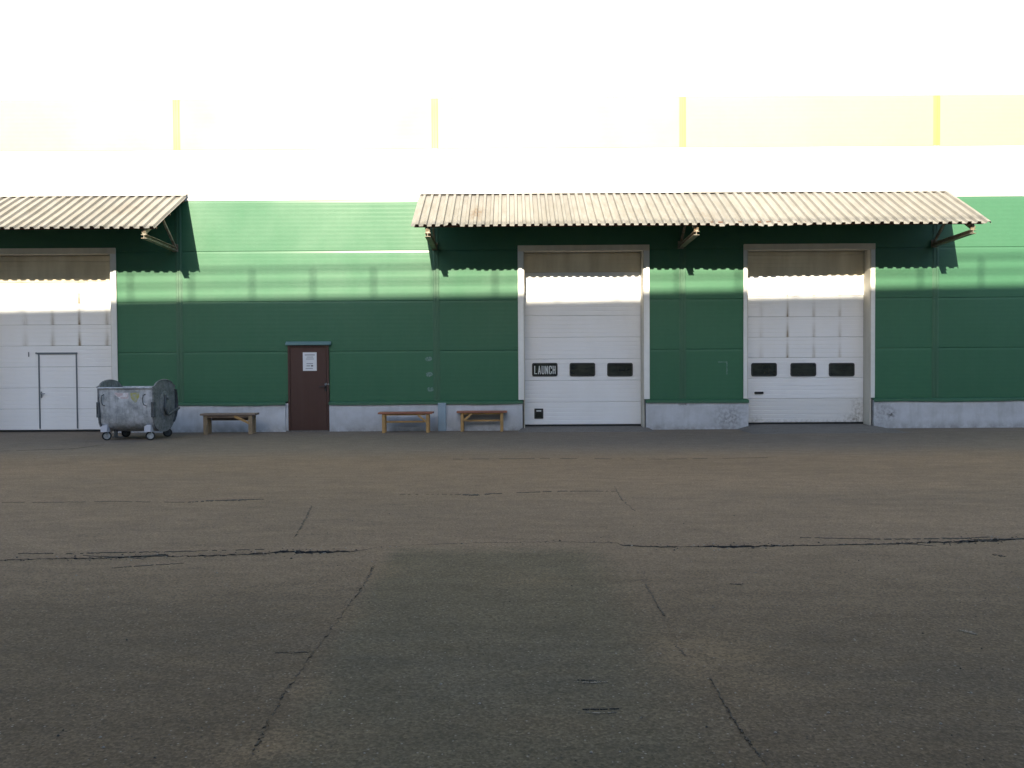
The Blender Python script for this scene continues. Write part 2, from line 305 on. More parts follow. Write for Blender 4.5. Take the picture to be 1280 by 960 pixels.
# ------------------------------------------------------------------ mesh helpers
class MB:
    def __init__(s): s.v = []; s.f = []; s.mi = []
    def add(s, vs, fs, mi=0):
        o = len(s.v); s.v += [tuple(v) for v in vs]; s.f += [tuple(i + o for i in f) for f in fs]; s.mi += [mi] * len(fs); return s
    def box(s, x0, x1, y0, y1, z0, z1, mi=0, bev=0.0):
        if bev > 0:
            bm = bmesh.new(); bmesh.ops.create_cube(bm, size=1)
            for v in bm.verts: v.co = Vector((x0 + (v.co.x + .5) * (x1 - x0), y0 + (v.co.y + .5) * (y1 - y0), z0 + (v.co.z + .5) * (z1 - z0)))
            bmesh.ops.bevel(bm, geom=list(bm.edges), offset=bev, segments=1, affect='EDGES', profile=.5)
            bm.verts.index_update(); s.add([v.co for v in bm.verts], [[v.index for v in f.verts] for f in bm.faces], mi); bm.free(); return s
        return s.add([(x0, y0, z0), (x1, y0, z0), (x1, y1, z0), (x0, y1, z0), (x0, y0, z1), (x1, y0, z1), (x1, y1, z1), (x0, y1, z1)],
                     [(0, 3, 2, 1), (4, 5, 6, 7), (0, 1, 5, 4), (1, 2, 6, 5), (2, 3, 7, 6), (3, 0, 4, 7)], mi)
    def xprism(s, prof, x0, x1, mi=0):     # closed profile of (y, z) swept along X
        n = len(prof)
        vs = [(x0, y, z) for y, z in prof] + [(x1, y, z) for y, z in prof]
        fs = [(i, (i + 1) % n, n + (i + 1) % n, n + i) for i in range(n)] + [tuple(range(n))[::-1], tuple(range(n, 2 * n))]
        return s.add(vs, fs, mi)
    def prism(s, prof, a, b, wdir, hdir, mi=0):   # closed profile (u along wdir, v along hdir) swept from a to b
        a, b, wd, hd = map(Vector, (a, b, wdir, hdir)); n = len(prof)
        vs = [a + wd * u + hd * v for u, v in prof] + [b + wd * u + hd * v for u, v in prof]
        fs = [(i, (i + 1) % n, n + (i + 1) % n, n + i) for i in range(n)] + [tuple(range(n))[::-1], tuple(range(n, 2 * n))]
        return s.add(vs, fs, mi)
    def bar(s, a, b, w_, h_, ref=(0, 0, 1), mi=0):
        a, b = Vector(a), Vector(b); d = (b - a).normalized(); wd = d.cross(Vector(ref)).normalized(); hd = wd.cross(d)
        return s.prism([(-w_/2, -h_/2), (w_/2, -h_/2), (w_/2, h_/2), (-w_/2, h_/2)], a, b, wd, hd, mi)
    def tube(s, pts, r, n=10, mi=0):
        pts = [Vector(p) for p in pts]; rings = []
        for i, p_ in enumerate(pts):
            d = ((pts[min(i + 1, len(pts) - 1)]) - pts[max(i - 1, 0)]).normalized()
            ref = Vector((0, 0, 1)) if abs(d.z) < .9 else Vector((1, 0, 0))
            a = d.cross(ref).normalized(); b_ = a.cross(d)
            rings.append([p_ + a * r * math.cos(t) + b_ * r * math.sin(t) for t in [2 * math.pi * k / n for k in range(n)]])
        vs = [v for rg in rings for v in rg]; fs = []
        for i in range(len(rings) - 1):
            for k in range(n): fs.append((i * n + k, i * n + (k + 1) % n, (i + 1) * n + (k + 1) % n, (i + 1) * n + k))
        fs += [tuple(range(n))[::-1], tuple(range((len(rings) - 1) * n, len(rings) * n))]
        return s.add(vs, fs, mi)
    def disc(s, c, axis, r, h, n=24, mi=0, r2=None):
        c = Vector(c); ax = Vector(axis).normalized(); ref = Vector((0, 0, 1)) if abs(ax.z) < .9 else Vector((1, 0, 0))
        a = ax.cross(ref).normalized(); b_ = a.cross(ax); r2 = r if r2 is None else r2
        ts = [2 * math.pi * k / n for k in range(n)]
        vs = [c - ax * h/2 + (a * math.cos(t) + b_ * math.sin(t)) * r for t in ts] + [c + ax * h/2 + (a * math.cos(t) + b_ * math.sin(t)) * r2 for t in ts]
        fs = [(k, (k + 1) % n, n + (k + 1) % n, n + k) for k in range(n)] + [tuple(range(n))[::-1], tuple(range(n, 2 * n))]
        return s.add(vs, fs, mi)
    def build(s, name, mats, parent=None, loc=(0, 0, 0), smooth=None, kind=None):
        me = bpy.data.meshes.new(name); me.from_pydata(s.v, [], s.f)
        mats = mats if isinstance(mats, (list, tuple)) else [mats]
        for m in mats: me.materials.append(m)
        for p_, i in zip(me.polygons, s.mi): p_.material_index = i
        bm = bmesh.new(); bm.from_mesh(me); bmesh.ops.recalc_face_normals(bm, faces=bm.faces); bm.to_mesh(me); bm.free()
        if smooth:
            me.shade_smooth(); me.set_sharp_from_angle(angle=R(smooth))
        o = bpy.data.objects.new(name, me); COL.objects.link(o); o.location = loc
        if parent: o.parent = parent
        if kind: o['kind'] = kind
        return o
def tag(o, label=None, cat=None, group=None):
    if label: o['label'] = label
    if cat: o['category'] = cat
    if group: o['group'] = group
    return o
def empty(name, loc=(0, 0, 0), rz=0, parent=None):
    o = bpy.data.objects.new(name, None); COL.objects.link(o); o.location = loc; o.rotation_euler = (0, 0, rz)
    if parent: o.parent = parent
    return o
def child(name, me, parent, loc):
    o = bpy.data.objects.new(name, me); COL.objects.link(o); o.location = loc; o.parent = parent; return o
def copy_tree(o, parent=None):
    c = o.copy(); COL.objects.link(c); c.parent = parent
    for ch in list(o.children): copy_tree(ch, c)
    return c

# ------------------------------------------------------------------ ground with its long open crack
def lerp_poly(pts, x):
    for (x0, y0, w0), (x1, y1, w1) in zip(pts, pts[1:]):
        if x0 <= x <= x1:
            t = (x - x0) / (x1 - x0); return y0 + (y1 - y0) * t, w0 + (w1 - w0) * t
    return (pts[0][1], .0) if x < pts[0][0] else (pts[-1][1], .0)
crack_px = [(-60, 701, .01), (0, 700, .03), (60, 698.5, .02), (120, 698, .055), (160, 696.5, .03), (207, 694, .08), (215, 695.5, .02), (265, 694.5, .05), (300, 693.5, .035), (368, 689, .075), (371, 691, .09), (410, 690, .085), (448, 689, .02),
            (470, 684, .006), (520, 681, .008), (600, 678.5, .010), (680, 677.5, .012), (770, 678, .012), (778, 682, .035), (840, 684, .05), (850, 683.5, .015), (880, 683, .05), (915, 684, .085), (960, 682.5, .05), (1040, 681, .02), (1100, 680, .04), (1190, 677.5, .05), (1225, 676, .11), (1262, 674, .09), (1268, 673.5, .03), (1340, 671, .03)]
cp = [(G(a, b_).x, G(a, b_).y, wv) for a, b_, wv in crack_px]
xs = [-150, -60, -25] + [cp[0][0] + (cp[-1][0] - cp[0][0]) * i / 330 for i in range(331)] + [25, 60, 150]
rows = []
for x in xs:
    y, wv = lerp_poly(cp, x)
    wv = max(.0015, wv * random.uniform(.55, 1.25)); y += random.uniform(-.02, .02)
    rows.append((y, wv))
mb = MB(); n = len(xs)
vs = []
for x, (y, wv) in zip(xs, rows):
    vs += [(x, 120, 0), (x, 1.0, 0), (x, y + wv * .55, 0), (x, y + wv * .1, -min(.05, wv * .9)), (x, y - wv * .45, 0), (x, -16, 0), (x, -260, 0)]
fs, mi = [], []
for i in range(n - 1):
    for k in range(6):
        fs.append((i * 7 + k, i * 7 + k + 1, (i + 1) * 7 + k + 1, (i + 1) * 7 + k)); mi.append(1 if k in (2, 3) else 0)
mb.v = vs; mb.f = fs; mb.mi = mi
ground = mb.build('ground', [ASPHALT, CRACKMAT], kind='structure')

# darker repair patch: a thin slab with ragged edges
Lp = [(472, 690), (467, 708), (461, 722), (443, 748), (424, 774), (407, 797), (390, 819), (373, 843), (357, 866), (336, 903), (316, 945)]
Rp = [(770, 681), (788, 697), (803, 718), (813, 740), (824, 765), (836, 788), (850, 808), (868, 830), (884, 850), (902, 882), (922, 910), (940, 935), (962, 960)]
def dense(pts, k=6, j=.014):
    out = []
    for a, b_ in zip(pts, pts[1:]):
        A, B = G(*a), G(*b_)
        for i in range(k): out.append(A.lerp(B, i / k) + Vector((random.uniform(-j, j), random.uniform(-j, j), 0)))
    out.append(G(*pts[-1])); return out
LL, RR = dense(Lp), dense(Rp)
LL.append(Vector((LL[-1].x - .15, -18.5, 0))); RR.append(Vector((RR[-1].x + .2, -18.5, 0)))
topx = [472 + (770 - 472) * i / 30 for i in range(31)]
top = []
for px in topx:
    q = G(px, 684); y, wv = lerp_poly(cp, q.x); top.append(Vector((q.x, y - .03 - random.uniform(0, .02), 0)))
poly = LL[::-1] + top[1:-1] + RR
c0 = len(poly); zt = .004
bm = bmesh.new()
vt = [bm.verts.new((q.x, q.y, zt)) for q in poly]; f_ = bm.faces.new(vt)
ex = bmesh.ops.extrude_face_region(bm, geom=[f_])
for v in ex['geom']:
    if isinstance(v, bmesh.types.BMVert): v.co.z = -.01
bmesh.ops.recalc_face_normals(bm, faces=bm.faces)
me = bpy.data.meshes.new('asphalt_patch'); bm.to_mesh(me); bm.free(); me.materials.append(PATCH)
o = bpy.data.objects.new('asphalt_patch', me); COL.objects.link(o); o['kind'] = 'structure'; o.parent = ground

def strip(pts, widths, mat, name='crack', z=.0035, jit=.012, k=22, gap=.16):
    W = []
    q = [G(*a) for a in pts]
    for i in range(len(q) - 1):
        for t in range(k):
            u = t / k; W.append((q[i].lerp(q[i + 1], u), widths[i] + (widths[i + 1] - widths[i]) * u))
    W.append((q[-1], widths[-1]))
    vs, fs = [], []
    for i, (c, wv) in enumerate(W):
        d = (W[min(i + 1, len(W) - 1)][0] - W[max(0, i - 1)][0]).normalized(); nrm = Vector((-d.y, d.x, 0))
        c = c + nrm * random.uniform(-jit, jit); wv = max(.002, wv * random.uniform(.3, 1.6))
        a, b_ = c + nrm * wv / 2, c - nrm * wv / 2
        vs += [(a.x, a.y, z), (b_.x, b_.y, z), (a.x, a.y, z - .012), (b_.x, b_.y, z - .012)]
    live = 1
    for i in range(len(W) - 1):
        if random.random() < gap: live = 0 if live else 1
        elif not live and random.random() < .45: live = 1
        if not live: continue
        o_ = i * 4; fs += [(o_, o_ + 1, o_ + 5, o_ + 4), (o_, o_ + 4, o_ + 6, o_ + 2), (o_ + 1, o_ + 3, o_ + 7, o_ + 5)]
    m = MB(); m.add(vs, fs); ob = m.build(name, mat, ground, kind='structure'); return ob
ZP = .0075
strip([(235, 628), (262, 626), (300, 625), (330, 624)], [.02, .05, .07, .01], CRACKMAT)
strip([(0, 628), (60, 628), (140, 627), (235, 628)], [.01, .02, .02, .01], HAIR)
strip([(572, 618), (590, 619), (620, 617)], [.02, .1, .02], CRACKMAT)
strip([(500, 618), (572, 618)], [.004, .02], HAIR)
strip([(620, 617), (700, 614), (770, 614)], [.02, .025, .01], CRACKMAT)
strip([(560, 574), (700, 573), (820, 574), (960, 572)], [.03, .06, .04, .02], HAIR)
strip([(0, 564), (90, 561), (130, 556)], [.03, .06, .02], HAIR)
strip([(390, 632), (384, 644), (376, 660), (368, 672)], [.008, .014, .012, .004], HAIR)
strip([(768, 608), (778, 625), (795, 640)], [.006, .012, .004], HAIR)
strip([(467, 708), (461, 722), (443, 748), (424, 774), (390, 819), (357, 866), (336, 903), (316, 945)], [.005, .013, .004, .005, .004, .005, .004, .006], HAIR, z=.0065, jit=.012, gap=.3)
strip([(804, 727), (813, 742), (830, 770)], [.006, .012, .006], HAIR, z=.0065, jit=.006, gap=.25)
strip([(843, 806), (860, 824)], [.004, .008], HAIR, z=.0065, jit=.01, gap=.25)
strip([(888, 848), (905, 880), (925, 912), (945, 940), (958, 958)], [.002, .004, .005, .007, .004], HAIR, z=.0065, jit=.006)
strip([(344, 816), (372, 816), (392, 815)], [.003, .012, .004], HAIR)
strip([(140, 710), (170, 708), (230, 704)], [.004, .02, .004], HAIR)
strip([(20, 692), (90, 692), (130, 691), (200, 690), (330, 687)], [.004, .02, .016, .012, .004], CRACKMAT)
strip([(1000, 672), (1100, 674), (1200, 673), (1245, 671)], [.004, .018, .03, .004], CRACKMAT)
strip([(912, 730), (927, 731)], [.004, .014], CRACKMAT, jit=.002)
strip([(1240, 693), (1250, 695), (1258, 696)], [.004, .05, .01], CRACKMAT)
strip([(722, 851), (740, 852), (752, 853)], [.006, .014, .004], CRACKMAT, z=ZP, jit=.002)
strip([(728, 888), (750, 888), (774, 887)], [.003, .010, .004], CRACKMAT, z=ZP, jit=.002)
strip([(718, 854), (740, 854.5), (760, 854)], [.004, .014, .006], SCRATCH, name='scratch', z=ZP, jit=.002)
strip([(722, 892), (750, 893), (772, 892)], [.004, .01, .004], SCRATCH, name='scratch', z=ZP, jit=.002)
strip([(1198, 788), (1210, 790), (1222, 794)], [.006, .05, .006], SCRATCH, name='scratch', jit=.004)

for i in range(26):                # short side cracks
    x = random.uniform(-5.0, 5.0); y, wv = lerp_poly(cp, x); 
    if -2.2 < x < 1.1 or wv < .02: continue
    L = random.uniform(.15, .5); dx = random.choice((-1, 1)) * L; dy = random.uniform(-.12, .12)
    a = Vector((x, y, 0)); b_ = a + Vector((dx, dy, 0)); m = MB(); vs = []; K = 10
    for k in range(K + 1):
        c = a.lerp(b_, k / K) + Vector((0, random.uniform(-.008, .008), 0)); wv = .012 * (1 - k / K) * random.uniform(.4, 1.6) + .001
        vs += [(c.x, c.y + wv, .0032), (c.x, c.y - wv, .0032), (c.x, c.y + wv, -.01), (c.x, c.y - wv, -.01)]
    fs = [f for k in range(K) for f in ((k*4, k*4+1, k*4+5, k*4+4), (k*4, k*4+4, k*4+6, k*4+2), (k*4+1, k*4+3, k*4+7, k*4+5))]
    m.add(vs, fs); m.build('crack', CRACKMAT, ground, kind='structure')
mb = MB()
for i in range(340):
    px, py = random.uniform(-40, 1320), 560 + 410 * random.random() ** .9
    q = G(px, py); r = random.choice((.003, .004, .005, .006, .008)) * random.uniform(.7, 1.2)
    zz = .004 if 330 < px < 950 and py > 690 else 0
    vs = []
    for k in range(5):
        t = 2 * math.pi * k / 5 + random.random(); vs.append((q.x + r * math.cos(t), q.y + r * math.sin(t) * .8, zz + r * .25))
    vs += [(q.x, q.y, zz + r * .9), (q.x, q.y, zz - r * .2)]
    mb.add(vs, [(k, (k + 1) % 5, 5) for k in range(5)] + [((k + 1) % 5, k, 6) for k in range(5)], 0 if random.random() < .6 else 1)
for i in range(900):               # crumbled asphalt along the open crack
    x = random.uniform(-5.2, 5.2); y, wv = lerp_poly(cp, x)
    if random.random() > min(1, wv * 14): continue
    y += random.gauss(0, .035 + wv * .6); r = random.choice((.004, .006, .008, .011)) * random.uniform(.7, 1.3); vs = []
    for k in range(5):
        t = 2 * math.pi * k / 5 + random.random(); vs.append((x + r * math.cos(t), y + r * math.sin(t) * .8, r * .25))
    vs += [(x, y, r * .8), (x, y, -r * .2)]
    mb.add(vs, [(k, (k + 1) % 5, 5) for k in range(5)] + [((k + 1) % 5, k, 6) for k in range(5)], 0 if random.random() < .8 else 1)
PEB1, nt, b = newmat('dark_pebble', (.05, .046, .04), .9); PEB2, nt, b = newmat('pale_pebble', (.26, .24, .21), .9)
mb.build('pebbles', [PEB1, PEB2], kind='stuff')

# ------------------------------------------------------------------ warehouse
WH = tag(empty('warehouse'), 'long warehouse front of green, white and yellow panels with three white gates', 'warehouse')
Z0, RH = .75, 1.2525
JX = [-20.9, -14.6, -8.29, -1.88, 4.27, 10.58, 16.86, 23.1]
ROWMAT = [GREEN] * 4 + [WHITE, YELLOW, WHITE, WHITE]
ROWTRIM = [GREENTRIM] * 4 + [WHITE, YELLOWTRIM, WHITE, WHITE]
GATES = [(-13.45, -9.84), (.16, 3.44), (5.78, 9.06)]
TRW = [.13, .13, .085]   # outer edges of the trim
DX0, DX1 = P(361, 480).x, P(411, 480).x    # brown door
OPEN = [(a + TR, b_ - TR, 0, Z0 + 3 * RH) for (a, b_), TR in zip(GATES, TRW)] + [(DX0 - .02, DX1 + .02, 0, Z0 + RH)]
def panel_profile(h, t=.11):
    pts = [(t, 0), (.016, 0), (.016, .003), (.002, .005), (0, .010)]
    z, up = .05, False
    while z < h - .10:
        y0, y1 = (0, -.0005) if not up else (-.0005, 0)
        pts += [(y0, z), (y1, z + .016)]; up = not up; z += .052
    if up: pts += [(-.0005, h - .062), (0, h - .056)]
    else: pts += [(0, h - .056)]
    pts += [(.0062, h - .006), (.016, h), (t, h)]
    return pts
PROF = panel_profile(RH)
for r in range(8):
    for a, b_ in zip(JX, JX[1:]):
        segs = [(a + .003, b_ - .003)]
        for x0, x1, z0, z1 in OPEN:
            zt0 = Z0 + r * RH
            if zt0 + .3 < z1:
                segs = [s_ for x_, y_ in segs for s_ in ([(x_, min(y_, x0))] if x_ < x0 else []) + ([(max(x_, x1), y_)] if y_ > x1 else [])]
        for x_, y_ in segs:
            if y_ - x_ < .05: continue
            MB().xprism(PROF, x_ - (x_ + y_) / 2, y_ - (x_ + y_) / 2).build('wall_panel', ROWMAT[r], WH, ((x_ + y_) / 2, 0, Z0 + r * RH))
    for x in JX:
        if any(x0 < x < x1 and Z0 + r * RH + .3 < z1 for x0, x1, z0, z1 in OPEN): continue
        m = MB(); hw = .085
        m.prism([(-hw, .006), (-hw, -.006), (-hw + .02, -.008), (-hw + .03, -.015), (-.012, -.015), (-.008, -.008), (.008, -.008), (.012, -.015), (hw - .03, -.015), (hw - .02, -.008), (hw, -.006), (hw, .006)], (0, 0, 0), (0, 0, RH - .002), (1, 0, 0), (0, 1, 0))
        m.build('joint_cover', ROWTRIM[r], WH, (x, 0, Z0 + r * RH))
# plinth pieces between the openings, with a green drip sill on each
cuts = [-20.9, GATES[0][0] + .10, GATES[0][1] - .10, DX0 - .08, DX1 + .02, GATES[1][0] + .10, GATES[1][1] - .10, GATES[2][0] + .115, GATES[2][1] - .03, 23.1]
PY = -.06
for i in range(0, len(cuts), 2):
    a, b_ = cuts[i], cuts[i + 1]
    m = MB(); N = max(2, int((b_ - a) / .5))
    # slightly uneven cast face
    gx = [a + (b_ - a) * k / N for k in range(N + 1)]; gz = [-.2, .1, .35, .6, Z0 - .035]
    vs = [(x, PY + random.uniform(-.006, .006), z) for x in gx for z in gz] + [(x, .38, z) for x in gx for z in gz]
    o_ = len(gx) * 5; fs = []
    for k in range(N):
        for j in range(4):
            q = k * 5 + j; fs += [(q, q + 5, q + 6, q + 1), (o_ + q, o_ + q + 1, o_ + q + 6, o_ + q + 5)]
        q = k * 5; fs += [(q, q + o_, q + o_ + 5, q + 5), (q + 4, q + 9, q + 9 + o_, q + 4 + o_)]
    for j in range(4):
        fs += [(j, j + 1, j + 1 + o_, j + o_)]; q = N * 5 + j; fs += [(q, q + o_, q + 1 + o_, q + 1)]
    m.add(vs, fs); m.build('plinth', PLINTH, WH)
    # sill: a folded strip, not quite straight
    m = MB(); K = max(2, int((b_ - a) / .35)); ring = []
    for k in range(K + 1):
        x = a - .01 + (b_ - a + .02) * k / K; dz = .009 * math.sin(x * 2.1) + random.uniform(-.005, .005)
        ring.append([(x, .004, Z0 + .002), (x, -.02, Z0 - .004 + dz * .3), (x, -.085, Z0 - .035 + dz), (x, -.088, Z0 - .085 + dz), (x, -.076, Z0 - .085 + dz), (x, -.07, Z0 - .045 + dz * .5), (x, .004, Z0 - .03)])
    L = 7; vs = [q for rg in ring for q in rg]; fs = []
    for k in range(K):
        for j in range(L): fs.append((k * L + j, k * L + (j + 1) % L, (k + 1) * L + (j + 1) % L, (k + 1) * L + j))
    fs += [tuple(range(L)), tuple(range(K * L, K * L + L))]
    m.add(vs, fs); m.build('sill_flashing', GREENTRIM, WH)
MB().box(DX0 - .079, DX0 - .013, -.028, .3, -.1, Z0 - .04).build('door_reveal', PLINTH, WH)
# eave, roof, side and back walls
ZT = Z0 + 8 * RH
for a, b_ in zip(JX, JX[1:]):
    m = MB(); m.xprism([(.1, ZT + .02), (-.09, ZT + .01), (-.10, ZT - .003), (-.115, ZT - .003), (-.12, ZT + .02), (-.10, ZT + .16), (.1, ZT + .16)], a + .004, b_ - .004)
    m.build('eave_trim', WHITE, WH)
MB().xprism([(.1, ZT + .03), (.1, ZT + .14), (12, ZT + 1.3), (24, ZT + .1), (24, ZT - .05), (12, ZT + 1.15)], -20.9, 23.1).build('roof', TRIMWHITE, WH)
MB().box(-20.9, -20.8, .115, 24, 0, ZT + .02).build('side_wall', GREEN, WH)
MB().box(23.0, 23.1, .115, 24, 0, ZT + .02).build('side_wall', GREEN, WH)
MB().box(-20.79, 22.99, 23.8, 23.98, 0, ZT - .06).build('back_wall', GREEN, WH)
# blue-grey cover over the plinth joint, tape residue
xa, xb = P(548, 520).x, P(558, 520).x
m = MB(); m.box(xa, xb, -.13, -.055, -.05, .70, bev=.008); m.box(xa + .012, xb - .012, -.135, -.131, .02, .66)
m.build('plinth_cover', BLUEPOST, WH)
for px, py in ((535.5, 448.5), (536.5, 468), (538, 487)):
    q = P(px, py); m = MB(); rg = []
    for k in range(12):
        t = 2 * math.pi * k / 12; rr = random.uniform(.75, 1.1); rg.append((q.x + .09 * rr * math.cos(t), q.z + .06 * rr * math.sin(t)))
    m.prism([(a, b_) for a, b_ in rg], (0, -.0032, 0), (0, -.0062, 0), (1, 0, 0), (0, 0, 1)); m.build('tape_residue', SMEAR, WH)

for x_, z0_, z1_, x2_ in ((908, 452, 468, 909.2), (897.5, 452, 453, 908)):   # pale bracket-shaped scuff left of the right-hand gate
    q, q2 = P(x_, z0_), P(x2_, z1_); MB().box(q.x, q2.x, -.0045, -.0028, q2.z, q.z).build('paint_scuff', SMEAR, WH)
# ------------------------------------------------------------------ gates
GY = .36
def section_mesh(wd, h):
    pts = [(.04, 0), (.012, 0), (.004, .004), (0, .012)]
    z = .11
    while z < h - .06:
        pts += [(0, z - .010), (.006, z - .003), (.006, z + .003), (0, z + .010)]; z += .105
    pts += [(0, h - .012), (.004, h - .005), (.012, h - .003), (.012, h), (.04, h)]
    return MB().xprism(pts, -wd / 2, wd / 2)
def gate(idx, bottom, heights, mats, label):
    a, b_ = GATES[idx]; TR = TRW[idx]; i0, i1 = a + TR, b_ - TR; cx = (a + b_) / 2; top = Z0 + 3 * RH
    m = MB()               # lining of the opening: jamb plates and head plate
    m.box(i0 + .001, i0 + .03, -.012, GY + .06, -.02, top - .002); m.box(i1 - .03, i1 - .001, -.012, GY + .06, -.02, top - .002)
    m.box(i0 + .031, i1 - .031, -.012, GY + .06, top - .03, top - .002)
    g = m.build('sectional_gate', LINING, WH); g['label'] = label
    for x0, x1 in ((a, i0 + .012), (i1 - .012, b_)):
        q = MB().box(x0, x1, -.034, -.0135, Z0 + .012, top + .085, bev=.004); q.build('jamb_trim', TRIMWHITE, g)
    MB().box(a + .002, b_ - .002, -.046, -.0345, top - .05, top + .10, bev=.004).build('head_trim', BOUNCETRIM, g)
    wd = i1 - i0 - .068; z = bottom + .002
    for k, h in enumerate(heights):
        if z >= top - .05: break
        h = min(h, top - .035 - z) if z + h > top - .035 else h
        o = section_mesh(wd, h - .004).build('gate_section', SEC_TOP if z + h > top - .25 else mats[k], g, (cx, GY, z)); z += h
    MB().box(i0 + .034, i1 - .034, GY - .01, GY + .035, bottom - .04, bottom - .001).build('bottom_seal', BLACK, g)
    return g, cx
def rounded(w_, h_, r, n=5):
    out = []
    for cx_, cz_, t0 in ((w_/2 - r, h_/2 - r, 0), (-w_/2 + r, h_/2 - r, 90), (-w_/2 + r, -h_/2 + r, 180), (w_/2 - r, -h_/2 + r, 270)):
        for k in range(n + 1):
            t = R(t0 + 90 * k / n); out.append((cx_ + r * math.cos(t), cz_ + r * math.sin(t)))
    return out
def gate_window(g, px, py):
    q = P(px, py, GY); w_, h_ = .655, .345
    out, inn = rounded(w_, h_, .05), rounded(w_ - .07, h_ - .07, .03)
    n = len(out); m = MB()
    ys = (0.006, -.022)
    vs = [(q.x + x, GY + ys[0], q.z + z) for x, z in out] + [(q.x + x, GY + ys[1], q.z + z) for x, z in [(x * .985, z * .97) for x, z in out]] + [(q.x + x, GY + ys[1], q.z + z) for x, z in inn] + [(q.x + x, GY - .004, q.z + z) for x, z in inn]
    fs = []
    for L in range(3):
        for k in range(n): fs.append((L * n + k, L * n + (k + 1) % n, (L + 1) * n + (k + 1) % n, (L + 1) * n + k))
    m.add(vs, fs); m.build('window_frame', BLACK, g, smooth=40)
    m = MB(); m.prism([(x * 1.02, z * 1.04) for x, z in inn], (q.x, GY - .0065, q.z), (q.x, GY - .009, q.z), (1, 0, 0), (0, 0, 1))
    m.build('window_pane', GLASS, g)
    return q
g1, c1 = gate(0, .05, [.535] * 9, [SEC_PLAIN] * 4 + [SEC_A] * 5, 'white sectional gate with a wicket door, cut by the left photo edge')
g2, c2 = gate(1, .11, [.57] + [.55] * 8, [SEC_PLAIN] * 9, 'white sectional gate with the word LAUNCH in its left window')
g3, c3 = gate(2, .13, [.61] + [.52] * 8, [SEC_DIRTY] + [SEC_PLAIN] * 2 + [SEC_C] * 6, 'stained white sectional gate with three dark windows and a black pull handle')
for px in (681, 728, 775): q = gate_window(g2, px, 462)
for px in (955, 1004, 1052): gate_window(g3, px, 462)
# LAUNCH, narrow capitals built from strokes on a 4 x 10 grid
STK = {'L': [[(0, 10), (0, 0), (3.6, 0)]], 'A': [[(0, 0), (1.9, 10), (3.8, 0)], [(.6, 2.9), (3.2, 2.9)]], 'U': [[(0, 10), (0, 1), (.9, 0), (2.9, 0), (3.8, 1), (3.8, 10)]],
       'N': [[(0, 0), (0, 10), (3.8, 0), (3.8, 10)]], 'C': [[(3.8, 7.4), (3.8, 9), (2.9, 10), (.9, 10), (0, 9), (0, 1), (.9, 0), (2.9, 0), (3.8, 1), (3.8, 2.6)]], 'H': [[(0, 0), (0, 10)], [(3.8, 0), (3.8, 10)], [(0, 5), (3.8, 5)]]}
q = P(681, 462.5, GY); m = MB(); u = .0185; ux = .0132; x = q.x - .257; lay = 0
for ch in 'LAUNCH':
    for ln in STK[ch]:
        for (ax, az_), (bx, bz) in zip(ln, ln[1:]):
            lay = (lay + 1) % 6; yy = GY - .0105 - lay * .0004
            A, B = Vector((x + ax * ux, yy, q.z + (az_ - 5) * u)), Vector((x + bx * ux, yy, q.z + (bz - 5) * u))
            d = (B - A).normalized() * .012; m.bar(A - d, B + d, .021, .001, (0, 1, 0))
    x += .0935
m.build('lettering', LETTER, g2)
# pull pocket with a pale tag on the LAUNCH gate, black handle on the right-hand one
q = P(673.5, 517, GY); m = MB()
m.box(q.x - .115, q.x + .115, GY - .02, GY - .002, q.z - .13, q.z + .13, bev=.008); m.box(q.x - .08, q.x + .08, GY - .0225, GY - .0205, q.z - .10, q.z + .02, 2)
m.box(q.x - .06, q.x + .06, GY - .030, GY - .0205, q.z + .055, q.z + .085, 1)
m.build('pull_handle', [BLACK, LETTER, GLASS], g2)
q = P(948.5, 491, GY); m = MB(); m.box(q.x - .115, q.x + .115, GY - .03, GY - .001, q.z - .03, q.z + .03, bev=.01); m.box(q.x - .08, q.x + .08, GY - .045, GY - .031, q.z - .012, q.z + .012, bev=.004)
m.build('pull_handle', BLACK, g3)
# wicket door of the left gate
a, b_ = P(48.5, 480, GY).x, P(97, 480, GY).x; zt = P(72, 443, GY).z; zb = .085
m = MB(); t = .032; y0, y1 = GY - .014, GY - .001
m.box(a, a + t, y0, y1, zb, zt); m.box(b_ - t, b_, y0, y1, zb, zt); m.box(a - .03, b_ + .01, y0 - .004, y1, zt + .001, zt + .05); m.build('wicket_frame', DARKSTEEL, g1)
m = MB(); hz = P(53, 492, GY).z; m.box(a + .05, a + .085, GY - .02, GY - .001, hz - .11, hz + .05, bev=.004); m.tube([(a + .068, GY - .02, hz), (a + .068, GY - .06, hz), (a + .19, GY - .065, hz)], .012, 8)
m.build('door_handle', STEEL, g1, smooth=40)
m = MB(); q = P(36, 443, GY); m.box(q.x - .012, q.x + .012, GY - .012, GY - .001, q.z - .06, q.z + .06); m.box(q.x + .18, q.x + .22, GY - .03, GY - .001, q.z + .01, q.z + .05, bev=.006); m.build('door_closer', DARKSTEEL, g1)
